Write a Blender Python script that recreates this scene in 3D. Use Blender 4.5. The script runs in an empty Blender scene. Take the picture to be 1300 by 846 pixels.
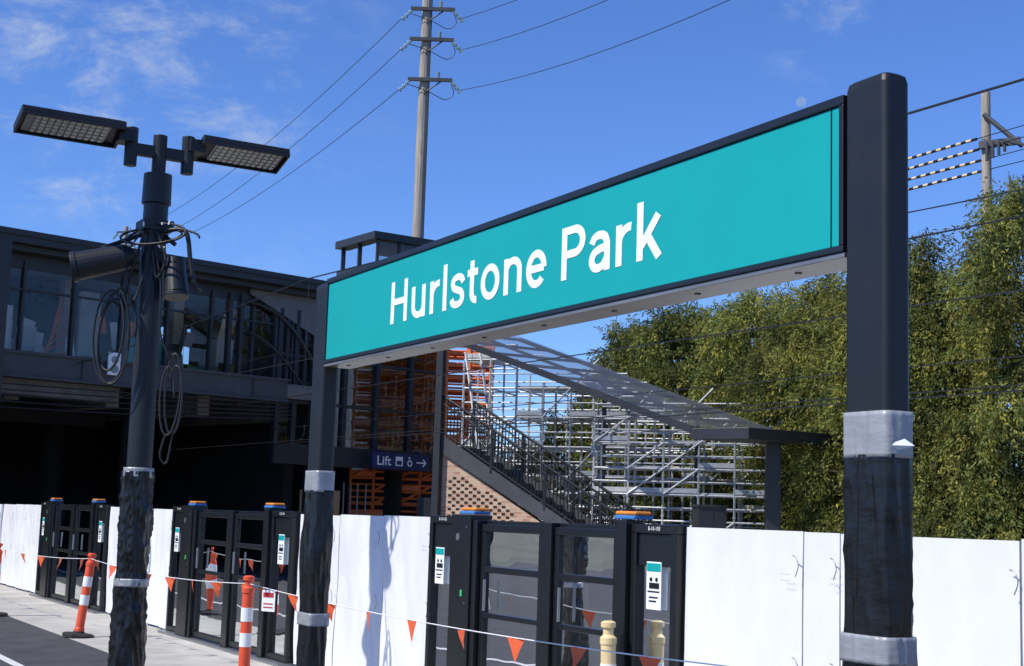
import bpy, math, random
import numpy as np
from mathutils import Vector, Matrix, noise
random.seed(7); rng=np.random.default_rng(7)
scene=bpy.context.scene
YAW=math.radians(30.6)            # track direction relative to world Y
CY,SY=math.cos(YAW),math.sin(YAW)
def W(x,y):                       # track grid -> world
    return (CY*x-SY*y, SY*x+CY*y)

# ---------------------------------------------------------------- materials
def mat(name,col,rough=0.6,metal=0.0,var=0.15,scale=6.0,bump=0.0,bscale=40.0,spec=0.5,detail=4,col2=None,stretch=None,coat=0):
    m=bpy.data.materials.new(name); m.use_nodes=True
    nt=m.node_tree; n=nt.nodes; l=nt.links
    p=n['Principled BSDF']; p.inputs['Roughness'].default_value=rough; p.inputs['Metallic'].default_value=metal
    p.inputs['Specular IOR Level'].default_value=spec
    p.inputs['Coat Weight'].default_value=coat
    tc=n.new('ShaderNodeTexCoord'); mp=n.new('ShaderNodeMapping')
    if stretch: mp.inputs['Scale'].default_value=stretch
    l.new(tc.outputs['Object'],mp.inputs['Vector'])
    nz=n.new('ShaderNodeTexNoise'); nz.inputs['Scale'].default_value=scale; nz.inputs['Detail'].default_value=detail; nz.inputs['Roughness'].default_value=0.65
    l.new(mp.outputs[0],nz.inputs['Vector'])
    mr=n.new('ShaderNodeMapRange'); mr.inputs[1].default_value=0.3; mr.inputs[2].default_value=0.7
    l.new(nz.outputs['Fac'],mr.inputs[0])
    mx=n.new('ShaderNodeMix'); mx.data_type='RGBA'
    c1=[c*(1-var) for c in col]; c2=list(col2) if col2 else [min(1,c*(1+var)) for c in col]
    mx.inputs[6].default_value=(*c1,1); mx.inputs[7].default_value=(*c2,1)
    l.new(mr.outputs[0],mx.inputs[0]); l.new(mx.outputs[2],p.inputs['Base Color'])
    rr=n.new('ShaderNodeMapRange'); rr.inputs[3].default_value=max(0,rough-0.08); rr.inputs[4].default_value=min(1,rough+0.08)
    l.new(nz.outputs['Fac'],rr.inputs[0]); l.new(rr.outputs[0],p.inputs['Roughness'])
    if bump>0:
        nb=n.new('ShaderNodeTexNoise'); nb.inputs['Scale'].default_value=bscale; nb.inputs['Detail'].default_value=5
        l.new(mp.outputs[0],nb.inputs['Vector'])
        b=n.new('ShaderNodeBump'); b.inputs['Strength'].default_value=bump; b.inputs['Distance'].default_value=0.02
        l.new(nb.outputs['Fac'],b.inputs['Height']); l.new(b.outputs[0],p.inputs['Normal'])
    return m
M={}
M['post']=mat('charcoal_powdercoat',(0.013,0.0145,0.017),0.42,0,0.12,5,0.05,250,spec=0.4)
M['frame']=mat('black_frame',(0.010,0.011,0.012),0.35,0,0.1,5)
M['teal']=mat('teal_sign_face',(0.0,0.345,0.335),0.42,0,0.04,1.5,0.0)
M['white']=mat('white_vinyl',(0.82,0.84,0.83),0.5,0,0.02)
M['alu']=mat('brushed_aluminium',(0.27,0.265,0.26),0.42,0.6,0.25,9,stretch=(1,0.2,1))
M['galv']=mat('galvanised_steel',(0.55,0.56,0.57),0.45,0.4,0.25,8)
M['wrap']=mat('black_plastic_wrap',(0.007,0.007,0.0075),0.30,0,0.3,6,0.22,8,spec=0.45,stretch=(1,1,2.2))
M['tape']=mat('silver_duct_tape',(0.33,0.34,0.35),0.45,0.25,0.12,6,0.14,14,stretch=(1,1,3))
M['hoard']=mat('white_hoarding',(0.71,0.72,0.73),0.45,0,0.07,1.2,0.12,5,col2=(0.8,0.81,0.82),stretch=(1,1,0.6),detail=7)
M['hoardedge']=mat('hoarding_joint',(0.5,0.5,0.5),0.6)
M['psd']=mat('gate_black',(0.008,0.009,0.010),0.38,0,0.15,4)
M['steel']=mat('stainless',(0.25,0.26,0.27),0.4,0.7,0.1)
M['grime']=mat('grey_marks',(0.42,0.42,0.42),0.7,0,0.1)
M['orange']=mat('beacon_orange',(0.8,0.26,0.03),0.4)
M['blue']=mat('cover_blue',(0.05,0.2,0.5),0.5)
M['bolorange']=mat('bollard_orange',(0.75,0.09,0.03),0.5,0,0.12,10)
M['bolyellow']=mat('bollard_faded_yellow',(0.72,0.56,0.30),0.55,0,0.15,10)
M['flag']=mat('flag_orange',(0.8,0.13,0.04),0.6,0,0.1)
M['rubber']=mat('black_rubber',(0.02,0.02,0.02),0.8,0,0.3,12,0.2)
M['asphalt']=mat('asphalt',(0.055,0.055,0.057),0.9,0,0.35,3,0.5,120)
M['concrete']=mat('concrete_paving',(0.42,0.40,0.36),0.85,0,0.22,1.7,0.25,60,detail=8)
M['concdark']=mat('weathered_concrete',(0.16,0.15,0.14),0.9,0,0.4,1.3,0.3,30,detail=8)
M['ballast']=mat('ballast',(0.22,0.18,0.145),0.95,0,0.5,9,1.0,25)
M['sleeper']=mat('sleeper_concrete',(0.36,0.33,0.29),0.9)
M['rail']=mat('rail_steel',(0.25,0.17,0.12),0.5,0.4,0.3)
M['soil']=mat('embankment_soil',(0.26,0.19,0.125),0.95,0,0.5,0.8,0.8,4,col2=(0.16,0.15,0.07),detail=8)
M['ground']=mat('ground_mixed',(0.10,0.10,0.06),0.95,0,0.4,0.05,0.3,2,detail=8)
M['bldg']=mat('dark_cladding',(0.020,0.0225,0.026),0.45,0,0.2,1.2)
M['bldg2']=mat('girder_grey',(0.05,0.053,0.058),0.55,0,0.2,2)
M['panelgrey']=mat('grey_panel',(0.14,0.145,0.15),0.55,0,0.15,2)
M['dark']=mat('painted_shade_black',(0.010,0.010,0.010),0.9,0,0.4,1)  # near-black colour standing in for shade under the deck and inside openings
M['interior']=mat('interior_wall',(0.5,0.51,0.52),0.7,0,0.3,1)
M['wood']=mat('timber_pole',(0.34,0.30,0.25),0.85,0,0.35,5,0.5,20,stretch=(4,4,0.3))
M['ply']=mat('plywood',(0.45,0.29,0.14),0.7,0,0.2,3,stretch=(1,1,6))
M['scafor']=mat('orange_scaffold',(0.75,0.17,0.04),0.5,0,0.2)
M['navy']=mat('navy_sign',(0.008,0.02,0.09),0.4,0,0.05)
M['cable']=mat('black_cable',(0.01,0.01,0.01),0.5)
M['ceram']=mat('insulator',(0.25,0.33,0.33),0.25)
M['bark']=mat('bark',(0.11,0.085,0.06),0.9,0,0.4,8,0.6,20)
M['stair']=mat('stair_concrete',(0.09,0.085,0.08),0.8)
M['red']=mat('red_part',(0.5,0.03,0.03),0.5)
M['green']=mat('green_part',(0.05,0.45,0.14),0.5)
M['paint']=mat('white_paint',(0.62,0.62,0.6),0.8,0,0.2,20)
M['seat']=mat('bench_black',(0.015,0.015,0.017),0.5)
M['lens']=mat('led_lens',(0.5,0.5,0.46),0.25,0.1,0.2,30)
M['slatgrey']=mat('plank_grey',(0.5,0.5,0.49),0.6,0.2,0.2,4)

def emis(name,c,s):
    m=bpy.data.materials.new(name); m.use_nodes=True; p=m.node_tree.nodes['Principled BSDF']
    p.inputs['Emission Color'].default_value=(*c,1); p.inputs['Emission Strength'].default_value=s; return m
M['tubelight']=emis('fluorescent_tube',(1,0.97,0.9),3.0)

def brickmat():
    m=bpy.data.materials.new('brown_brick'); m.use_nodes=True
    n=m.node_tree.nodes; l=m.node_tree.links; p=n['Principled BSDF']; p.inputs['Roughness'].default_value=0.85
    tc=n.new('ShaderNodeTexCoord'); sp=n.new('ShaderNodeSeparateXYZ'); cb=n.new('ShaderNodeCombineXYZ')
    l.new(tc.outputs['Object'],sp.inputs[0]); l.new(sp.outputs['X'],cb.inputs['X']); l.new(sp.outputs['Z'],cb.inputs['Y'])
    b=n.new('ShaderNodeTexBrick'); b.inputs['Scale'].default_value=1.0
    b.inputs['Brick Width'].default_value=0.23; b.inputs['Row Height'].default_value=0.086; b.inputs['Mortar Size'].default_value=0.009
    b.inputs['Color1'].default_value=(0.38,0.19,0.12,1); b.inputs['Color2'].default_value=(0.55,0.37,0.24,1); b.inputs['Mortar'].default_value=(0.45,0.40,0.34,1)
    l.new(cb.outputs[0],b.inputs['Vector']); l.new(b.outputs['Color'],p.inputs['Base Color'])
    return m
M['brick']=brickmat()

def glassmat(name,tint,refl=0.0,rough=0.01,gcol=(0.9,0.93,0.95),bump=0.12):
    m=bpy.data.materials.new(name); m.use_nodes=True
    n=m.node_tree.nodes; l=m.node_tree.links
    n.remove(n['Principled BSDF']); out=[x for x in n if x.type=='OUTPUT_MATERIAL'][0]
    t=n.new('ShaderNodeBsdfTransparent'); t.inputs[0].default_value=(*tint,1)
    g=n.new('ShaderNodeBsdfGlossy'); g.inputs['Roughness'].default_value=rough; g.inputs[0].default_value=(*gcol,1)
    f=n.new('ShaderNodeFresnel'); f.inputs[0].default_value=1.5
    tc=n.new('ShaderNodeTexCoord'); nz=n.new('ShaderNodeTexNoise'); nz.inputs['Scale'].default_value=1.3
    l.new(tc.outputs['Object'],nz.inputs['Vector'])
    bp=n.new('ShaderNodeBump'); bp.inputs['Strength'].default_value=bump; bp.inputs['Distance'].default_value=0.05
    l.new(nz.outputs['Fac'],bp.inputs['Height']); l.new(bp.outputs[0],g.inputs['Normal'])
    a=n.new('ShaderNodeMath'); a.operation='ADD'; a.inputs[1].default_value=refl; a.use_clamp=True
    l.new(f.outputs[0],a.inputs[0])
    mx=n.new('ShaderNodeMixShader'); l.new(a.outputs[0],mx.inputs[0]); l.new(t.outputs[0],mx.inputs[1]); l.new(g.outputs[0],mx.inputs[2])
    l.new(mx.outputs[0],out.inputs['Surface'])
    return m
M['glass']=glassmat('window_glass',(0.80,0.82,0.82),0.02,gcol=(0.75,0.77,0.78))
M['gateglass']=glassmat('gate_glass',(0.82,0.88,0.88),-0.02)
def canopymat():
    m=bpy.data.materials.new('canopy_glass'); m.use_nodes=True
    n=m.node_tree.nodes; l=m.node_tree.links; p=n['Principled BSDF']; out=[x for x in n if x.type=='OUTPUT_MATERIAL'][0]
    p.inputs['Base Color'].default_value=(0.20,0.215,0.23,1); p.inputs['Roughness'].default_value=0.25
    t=n.new('ShaderNodeBsdfTransparent'); t.inputs[0].default_value=(0.72,0.75,0.78,1)
    tc=n.new('ShaderNodeTexCoord'); nz=n.new('ShaderNodeTexNoise'); nz.inputs['Scale'].default_value=1.2; nz.inputs['Detail'].default_value=6; l.new(tc.outputs['Object'],nz.inputs['Vector'])
    mr=n.new('ShaderNodeMapRange'); mr.inputs[3].default_value=0.15; mr.inputs[4].default_value=0.55; l.new(nz.outputs['Fac'],mr.inputs[0])
    mx=n.new('ShaderNodeMixShader'); l.new(mr.outputs[0],mx.inputs[0]); l.new(t.outputs[0],mx.inputs[1]); l.new(p.outputs[0],mx.inputs[2]); l.new(mx.outputs[0],out.inputs['Surface'])
    return m
M['canopyglass']=canopymat()

def leafmat():
    m=bpy.data.materials.new('foliage'); m.use_nodes=True
    n=m.node_tree.nodes; l=m.node_tree.links; p=n['Principled BSDF']
    out=[x for x in n if x.type=='OUTPUT_MATERIAL'][0]
    at=n.new('ShaderNodeAttribute'); at.attribute_name='Col'
    l.new(at.outputs['Color'],p.inputs['Base Color']); p.inputs['Roughness'].default_value=0.6; p.inputs['Specular IOR Level'].default_value=0.25
    tr=n.new('ShaderNodeBsdfTranslucent'); l.new(at.outputs['Color'],tr.inputs[0])
    mx=n.new('ShaderNodeMixShader'); mx.inputs[0].default_value=0.4
    l.new(p.outputs[0],mx.inputs[1]); l.new(tr.outputs[0],mx.inputs[2]); l.new(mx.outputs[0],out.inputs['Surface'])
    return m
M['leaf']=leafmat()

# ---------------------------------------------------------------- builders
def grp(name,loc=(0,0,0),rz=0.0):
    e=bpy.data.objects.new(name,None); e.empty_display_size=0.3
    e.location=loc; e.rotation_euler=(0,0,rz); scene.collection.objects.link(e); return e
class MB:
    def __init__(s): s.v=[]; s.f=[]
    def add(s,vs,fs,T=None):
        o=len(s.v)
        for p in vs:
            p=Vector(p)
            if T is not None: p=T@p
            s.v.append(tuple(p))
        for f in fs: s.f.append(tuple(i+o for i in f))
    def box(s,x0,x1,y0,y1,z0,z1,T=None):
        if x0>x1:x0,x1=x1,x0
        if y0>y1:y0,y1=y1,y0
        if z0>z1:z0,z1=z1,z0
        s.add([(x0,y0,z0),(x1,y0,z0),(x1,y1,z0),(x0,y1,z0),(x0,y0,z1),(x1,y0,z1),(x1,y1,z1),(x0,y1,z1)],
              [(0,3,2,1),(4,5,6,7),(0,1,5,4),(1,2,6,5),(2,3,7,6),(3,0,4,7)],T)
    def px(s,x,y0,y1,z0,z1): s.add([(x,y0,z0),(x,y1,z0),(x,y1,z1),(x,y0,z1)],[(0,1,2,3)])
    def py(s,y,x0,x1,z0,z1): s.add([(x0,y,z0),(x1,y,z0),(x1,y,z1),(x0,y,z1)],[(0,1,2,3)])
    def cyl(s,p0,p1,r,n=12,r2=None,T=None,caps=True):
        p0=Vector(p0);p1=Vector(p1); r2=r if r2 is None else r2
        d=(p1-p0); 
        if d.length<1e-6: return
        d.normalize(); a=Vector((0,0,1)) if abs(d.z)<0.95 else Vector((1,0,0))
        u=d.cross(a).normalized(); w=d.cross(u)
        vs=[];fs=[]
        for i in range(n):
            t=2*math.pi*i/n; vs.append(p0+(u*math.cos(t)+w*math.sin(t))*r)
        for i in range(n):
            t=2*math.pi*i/n; vs.append(p1+(u*math.cos(t)+w*math.sin(t))*r2)
        for i in range(n): fs.append((i,n+i,n+(i+1)%n,(i+1)%n))
        if caps: fs.append(tuple(range(n))); fs.append(tuple(reversed(range(n,2*n))))
        s.add(vs,fs,T)
    def tube(s,pts,r,n=6):
        pts=[Vector(p) for p in pts]; rings=[]; u=None
        for i,p in enumerate(pts):
            d=(pts[min(i+1,len(pts)-1)]-pts[max(i-1,0)])
            if d.length<1e-7: d=Vector((0,0,1))
            d.normalize()
            if u is None:
                a=Vector((0,0,1)) if abs(d.z)<0.9 else Vector((1,0,0)); u=d.cross(a).normalized()
            else:
                u=(u-d*u.dot(d)); u=u.normalized() if u.length>1e-5 else d.orthogonal().normalized()
            w=d.cross(u); rings.append([p+(u*math.cos(2*math.pi*k/n)+w*math.sin(2*math.pi*k/n))*r for k in range(n)])
        s.loft(rings)
    def loft(s,rings,cap=True):
        n=len(rings[0]); vs=[p for r in rings for p in r]; fs=[]
        for k in range(len(rings)-1):
            for i in range(n):
                fs.append((k*n+i,k*n+(i+1)%n,(k+1)*n+(i+1)%n,(k+1)*n+i))
        if cap: fs.append(tuple(reversed(range(n)))); fs.append(tuple(range((len(rings)-1)*n,len(rings)*n)))
        s.add(vs,fs)
    def make(s,name,m,parent=None,smooth=False,bevel=0.0):
        me=bpy.data.meshes.new(name); me.from_pydata(s.v,[],s.f); me.update()
        me.materials.append(M[m] if isinstance(m,str) else m)
        o=bpy.data.objects.new(name,me); scene.collection.objects.link(o)
        if parent: o.parent=parent
        if smooth:
            for p in me.polygons: p.use_smooth=True
        if bevel>0:
            b=o.modifiers.new('bevel','BEVEL'); b.width=bevel; b.segments=2; b.limit_method='ANGLE'; b.angle_limit=0.6
        return o
def sag(p,q,s,n=14):
    p=Vector(p);q=Vector(q); out=[]
    for i in range(n+1):
        t=i/n; v=p.lerp(q,t); v.z-=4*s*t*(1-t); out.append(v)
    return out
def smooth(pts,n=8):
    out=[]; P=[Vector(p) for p in pts]; P=[P[0]]+P+[P[-1]]
    for i in range(1,len(P)-2):
        for k in range(n):
            t=k/n; a,b_,c,d=P[i-1],P[i],P[i+1],P[i+2]
            out.append(0.5*((2*b_)+(c-a)*t+(2*a-5*b_+4*c-d)*t*t+(3*b_-a-3*c+d)*t**3))
    out.append(P[-1]); return out
def text(body,name,m,parent,w,h,T,offset=0.0,space=1.0):
    c=bpy.data.curves.new(name,'FONT'); c.body=body; c.offset=offset; c.extrude=0.0; c.resolution_u=6; c.space_character=space
    o=bpy.data.objects.new(name,c); scene.collection.objects.link(o)
    bpy.context.view_layer.update()
    me=bpy.data.meshes.new_from_object(o.evaluated_get(bpy.context.evaluated_depsgraph_get()))
    bpy.data.objects.remove(o)
    co=np.array([v.co[:] for v in me.vertices]); mn=co.min(0); mx=co.max(0)
    for v in me.vertices:
        v.co=T@Vector(((v.co.x-mn[0])/(mx[0]-mn[0])*w,(v.co.y-mn[1])/(mx[1]-mn[1])*h,0))
    me.materials.clear(); me.materials.append(M[m])
    ob=bpy.data.objects.new(name,me); scene.collection.objects.link(ob); ob.parent=parent
    return ob
def TX(x,y,z):  # text plane facing -X, reading toward -Y
    return Matrix(((0,0,-1,x),(-1,0,0,y),(0,1,0,z),(0,0,0,1)))
def TF(x,y,z):  # facing -Y, reading +X
    return Matrix(((1,0,0,x),(0,0,-1,y),(0,1,0,z),(0,0,0,1)))
# --- grotesk cut-vinyl lettering built from strokes
def arc(cx,cy,rx,ry,a0,a1,n=18): return [(cx+rx*math.cos(math.radians(a0+(a1-a0)*i/n)),cy+ry*math.sin(math.radians(a0+(a1-a0)*i/n))) for i in range(n+1)]
def sm2(p): return [(v.x,v.y) for v in smooth([(x,y,0) for x,y in p],6)]
h_=0.075
GL={
'H':(0.72,[[(h_,0),(h_,1)],[(0.72-h_,0),(0.72-h_,1)],[(h_,0.51),(0.72-h_,0.51)]]),
'u':(0.58,[[(h_,0.74)]+arc(0.29,0.28,0.215,0.212,180,350),[(0.505,0),(0.505,0.74)]]),
'r':(0.37,[[(h_,0),(h_,0.74)],arc(0.335,0.40,0.26,0.265,178,82)]),
'l':(0.15,[[(h_,0),(h_,1.03)]]),
's':(0.53,[sm2([(.475,.53),(.41,.635),(.27,.672),(.13,.625),(.09,.54),(.14,.44),(.27,.385),(.40,.33),(.455,.215),(.40,.11),(.265,.068),(.12,.10),(.05,.205)])]),
't':(0.39,[[(0.165,0.93),(0.165,0.24)]+arc(0.33,0.24,0.165,0.17,180,275,10)[1:],[(0.0,0.675),(0.375,0.675)]]),
'o':(0.64,[arc(0.32,0.37,0.245,0.30,0,360,36)]),
'n':(0.58,[[(h_,0),(h_,0.74)],arc(0.29,0.46,0.215,0.212,170,0)+[(0.505,0)]]),
'e':(0.61,[[(0.07,0.375),(0.54,0.375)],arc(0.305,0.37,0.235,0.30,0,318,34)]),
'P':(0.66,[[(h_,0),(h_,1)],[(h_,0.925),(0.36,0.925)]+arc(0.36,0.70,0.22,0.225,90,-90)[1:-1]+[(0.36,0.475),(h_,0.475)]]),
'a':(0.56,[sm2([(.075,.53),(.14,.635),(.27,.672),(.41,.625),(.47,.50)])+[(0.475,0.40),(0.475,0)],sm2([(.475,.43),(.28,.41),(.13,.345),(.08,.215),(.14,.10),(.25,.068),(.38,.115),(.475,.24)])]),
'k':(0.60,[[(h_,0),(h_,1.03)],[(0.11,0.25),(0.50,0.74)],[(0.255,0.41),(0.525,0.0)]]),
}
def lettering(body,parent,m,x,y,z,width,cap,tk=0.152):
    cur=0; items=[]
    rnd=set('oeas')
    for i,ch in enumerate(body):
        if ch==' ': cur+=0.30; continue
        items.append((cur,ch)); nx=body[i+1] if i+1<len(body) else None
        gap=0.185
        if ch in rnd or ch in 'rtkP': gap-=0.045
        if nx and (nx in rnd or nx=='t'): gap-=0.045
        cur+=GL[ch][0]+(gap if nx else 0)
    sx=width/cur; b=MB(); k=0
    for ox,ch in items:
        for st in GL[ch][1]:
            closed=(st[0][0]-st[-1][0])**2+(st[0][1]-st[-1][1])**2<1e-6
            P=[Vector((p[0],p[1])) for p in st]; n=len(P); L=[];Rr=[]
            for i in range(n):
                if closed: a=P[i-1 if i>0 else n-2]; c=P[i+1 if i<n-1 else 1]
                else: a=P[max(0,i-1)]; c=P[min(n-1,i+1)]
                d1=(P[i]-a) if (P[i]-a).length>1e-9 else (c-P[i]); d2=(c-P[i]) if (c-P[i]).length>1e-9 else (P[i]-a)
                d1=d1.normalized(); d2=d2.normalized(); t=(d1+d2).normalized(); nn=Vector((-t.y,t.x)); kk=1/max(0.6,nn.dot(Vector((-d1.y,d1.x))))
                L.append(P[i]+nn*tk/2*kk); Rr.append(P[i]-nn*tk/2*kk)
            xo=x-0.00025*(k%3); k+=1
            f=lambda p:(xo,y-(ox+p.x)*sx,z+p.y*cap)
            vs=[f(p) for p in L]+[f(p) for p in Rr]
            b.add(vs,[(i,i+1,n+i+1,n+i) for i in range(n-1)])
    b.make('lettering',m,parent)
def rrect(cx,cy,z,wx,wy,r,k=6):
    pts=[]
    for (sx,sy,a0) in ((1,1,0),(-1,1,90),(-1,-1,180),(1,-1,270)):
        for i in range(k+1):
            a=math.radians(a0+90*i/k)
            pts.append(Vector((cx+sx*(wx/2-r)+r*math.cos(a),cy+sy*(wy/2-r)+r*math.sin(a),z)))
    return pts
def densify(pts,m):
    n=len(pts); L=[(pts[(i+1)%n]-pts[i]).length for i in range(n)]; tot=sum(L); out=[]
    for k in range(m):
        d=tot*k/m; i=0
        while d>L[i] and i<n-1: d-=L[i]; i+=1
        out.append(pts[i].lerp(pts[(i+1)%n],d/L[i] if L[i]>0 else 0))
    return out
def wrapped(mb,ringf,z0,z1,amp,seed,nz=60,m=84,flare=None,fine=1.0):
    rings=[]
    for k in range(nz+1):
        z=z0+(z1-z0)*k/nz; base=densify(ringf(z),m); c=sum(base,Vector())/m; ring=[]
        for i,p in enumerate(base):
            d=(p-c); d.z=0; d.normalize()
            w1=1-abs(noise.noise(Vector((d.x*1.3+seed,d.y*1.3,z*1.5+d.x*1.0))))*2.2
            w2=1-abs(noise.noise(Vector((d.x*2.4+seed*2,d.y*2.4,z*4.5-d.y*3.0+d.x*2.0))))*2.8
            e=amp*(0.12+0.55*max(0,w1)**2+0.5*fine*max(0,w2)**2.5)
            if flare: e+=flare(z)*amp*(0.25+1.2*max(0,noise.noise(Vector((d.x*1.2+seed,d.y*1.2,z*2.5+seed)))))
            ring.append(p+d*e)
        rings.append(ring)
    mb.loft(rings)

# ---------------------------------------------------------------- ground, platforms, tracks
g=MB()
g.box(-2500,2500,-2500,2500,-1.6,-1.25); g.make('ground','ground')
pl=grp('platform',rz=YAW)
b=MB(); b.box(-14,4.3,-25,70,-1.2,0.0); b.make('asphalt_surface','asphalt',pl)
b=MB()
y=-25.0
while y<70:
    b.box(4.304,6.2,y,y+1.494,-1.2,0.0+random.uniform(-0.002,0.002)); y+=1.5
b.make('concrete_paving','concrete',pl,bevel=0.004)
b=MB(); b.box(3.10,3.19,-25,70,0.001,0.006); b.make('painted_line','paint',pl)
b=MB(); b.box(6.0,6.22,-25,70,-0.3,0.02); b.make('platform_edge','concdark',pl)
p2=grp('platform',rz=YAW)
b=MB(); b.box(14.2,24.5,-30,70,-1.2,0.0); b.make('surface','concrete',p2)
tr=grp('railway_track',rz=YAW)
b=MB()
b.box(6.25,14.18,-30,75,-1.24,-1.12); b.make('ballast_bed','ballast',tr)
b=MB(); s=MB()
for cx in (8.2,12.2):
    for dx in (-0.72,0.72):
        b.box(cx+dx-0.075,cx+dx+0.075,-30,75,-1.05,-1.03); b.box(cx+dx-0.012,cx+dx+0.012,-30,75,-1.03,-0.92); b.box(cx+dx-0.036,cx+dx+0.036,-30,75,-0.92,-0.88)
    y=-20
    while y<70:
        s.box(cx-1.25,cx+1.25,y,y+0.24,-1.118,-1.05); y+=0.62
b.make('rails','rail',tr); s.make('sleepers','sleeper',tr)
em=MB(); nx,ny=30,60; vs=[];fs=[]
for j in range(ny+1):
    for i in range(nx+1):
        x=24.3+i*1.6; yy=-40+j*3.0
        t=min(1,max(0,(x-24.3)/7)); z=-0.05+3.2*t*t*(3-2*t)+0.25*noise.noise(Vector((x*0.5,yy*0.4,0)))*min(1,i/2)
        wx,wy=W(x,yy); vs.append((wx,wy,z))
for j in range(ny):
    for i in range(nx):
        a=j*(nx+1)+i; fs.append((a,a+1,a+nx+2,a+nx+1))
em.add(vs,fs); em.make('embankment','soil',smooth=True)

# ---------------------------------------------------------------- station name sign
XF=3.0
sga=YAW-0.039
pv=Vector((*W(3.0,3.12),0)); off=Matrix.Rotation(sga,3,'Z')@Vector((3.0,3.12,0))
sg=grp('station_name_sign',tuple(pv-off),sga)
def post(cy,zt,ztape,zwrap_top,low,seed,parent,name,flare):
    b=MB(); wx,wy=0.10,0.18; cx=XF+0.05
    rings=[rrect(cx,cy,0,wx,wy,0.022),rrect(cx,cy,zt-0.028,wx,wy,0.022),rrect(cx,cy,zt-0.008,wx-0.008,wy-0.008,0.022),rrect(cx,cy,zt,wx-0.03,wy-0.03,0.02)]
    b.loft(rings); o=b.make(name,'post',parent,smooth=False)
    b=MB(); wrapped(b,lambda z:rrect(cx,cy,z,wx+0.004,wy+0.004,0.024),0.02,zwrap_top,0.012,seed,nz=110,flare=flare)
    b.make(name+'_plastic_wrap','wrap',parent,smooth=True)
    b=MB()
    wrapped(b,lambda z:rrect(cx,cy,z,wx+0.013,wy+0.013,0.024),ztape[0],ztape[1],0.006,seed+3,nz=10)
    wrapped(b,lambda z:rrect(cx,cy,z,wx+0.023,wy+0.023,0.024),low[0],low[1],0.009,seed+5,nz=8)
    b.make(name+'_duct_tape','tape',parent,smooth=True)
Y0,Y1=3.125,7.47
post(3.03,2.945,(1.80,1.935),1.81,(1.215,1.295),1.0,sg,'near_post',lambda z:0.25)
post(Y1+0.085,2.90,(1.70,1.82),1.71,(0.955,1.025),9.0,sg,'far_post',lambda z:2.2*max(0,math.sin((z-1.05)/0.6*math.pi)) if 1.05<z<1.65 else 0.2)
b=MB(); b.box(XF+0.0,XF+0.115,Y0,Y1,2.425,2.445); b.box(XF,XF+0.115,Y0,Y1,2.885,2.915); b.box(XF,XF+0.115,Y0,Y0+0.02,2.445,2.885); b.box(XF,XF+0.115,Y1-0.02,Y1,2.445,2.885)
b.box(XF+0.09,XF+0.115,Y0+0.02,Y1-0.02,2.445,2.885)
b.make('sign_frame','frame',sg,bevel=0.003)
b=MB(); b.box(XF+0.008,XF+0.088,Y0+0.022,Y1-0.022,2.447,2.883); b.make('sign_face','teal',sg,bevel=0.002)
b=MB(); b.box(XF+0.004,XF+0.0075,Y0+0.058,Y0+0.0605,2.447,2.883); b.make('face_seam','frame',sg)
b=MB(); b.box(XF+0.006,XF+0.165,Y0,Y1,2.408,2.4245); b.make('underside_tray','alu',sg,bevel=0.002)
b=MB()
for i in range(8):
    yy=Y0+0.3+i*0.55; b.cyl((XF+0.08,yy,2.404),(XF+0.08,yy,2.409),0.012,10)
b.make('tray_screws','frame',sg)
lettering('Hurlstone Park',sg,'white',XF+0.0065,6.545,2.556,2.45,0.217)
b=MB(); b.add([(XF-0.00,2.94,1.835),(XF+0.05,2.92,1.855),(XF+0.07,2.90,1.835),(XF+0.03,2.935,1.82)],[(0,1,2,3)])
b.make('loose_tape_end','white',sg)

# ---------------------------------------------------------------- street lamp (twin head)
lx,ly=3.45,11.95; wl=W(lx,ly)
sl=grp('street_lamp',(wl[0],wl[1],0),YAW); sl.scale=(1,1,1.018)
b=MB()
b.cyl((0,0,0),(0,0,4.1),0.105,28); b.cyl((0,0,4.1),(0,0,4.36),0.125,28,0.12); b.cyl((0,0,4.36),(0,0,4.70),0.06,20)
b.cyl((0,0,3.83),(0,0,3.9),0.12,24); b.cyl((0,0,0),(0,0,0.06),0.22,24)
b.make('pole','post',sl,smooth=False,bevel=0.004)
b=MB()
b.box(-0.27,0.27,-0.035,0.035,4.50,4.60)
for sx in (-1,1):
    b.cyl((sx*0.25,0,4.40),(sx*0.25,0,4.73),0.055,16)
    b.box(sx*0.24,sx*0.38,-0.10,0.10,4.59,4.70)
b.make('cross_arm','post',sl,bevel=0.006)
hd=MB(); ln=MB(); gl=MB()
for sx in (-1,1):
    T=Matrix.Translation((sx*0.30,0,4.64))@Matrix.Rotation(math.radians(-17),4,'X')
    x0,x1=(0.04,0.84) if sx>0 else (0.04,0.90)
    hd.box(sx*x0,sx*x1,-0.17,0.17,0.0,0.05,T)
    hd.box(sx*(x0+0.02),sx*x0*1.0+sx*0.24,-0.11,0.11,0.05,0.09,T)
    for yy in (-0.17,0.155): hd.box(sx*x0,sx*x1,yy,yy+0.015,-0.03,0.0,T)
    hd.box(sx*x0,sx*(x0+0.03),-0.155,0.155,-0.03,0.0,T); hd.box(sx*(x1-0.02),sx*x1,-0.155,0.155,-0.03,0.0,T)
    gl.box(sx*(x0+0.12),sx*(x1-0.05),-0.14,0.14,-0.008,-0.002,T)
    for i in range(11):
        for j in range(5):
            xx=sx*(x0+0.16+i*0.056); yy=-0.11+j*0.055
            ln.box(xx-0.019,xx+0.019,yy-0.019,yy+0.019,-0.018,-0.008,T)
hd.make('lamp_heads','post',sl,bevel=0.006); gl.make('led_boards','steel',sl); ln.make('led_lenses','lens',sl,bevel=0.004)
b=MB(); circ=lambda r:(lambda z:[Vector((r*math.cos(t*math.pi/16),r*math.sin(t*math.pi/16),z)) for t in range(32)])
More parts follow.
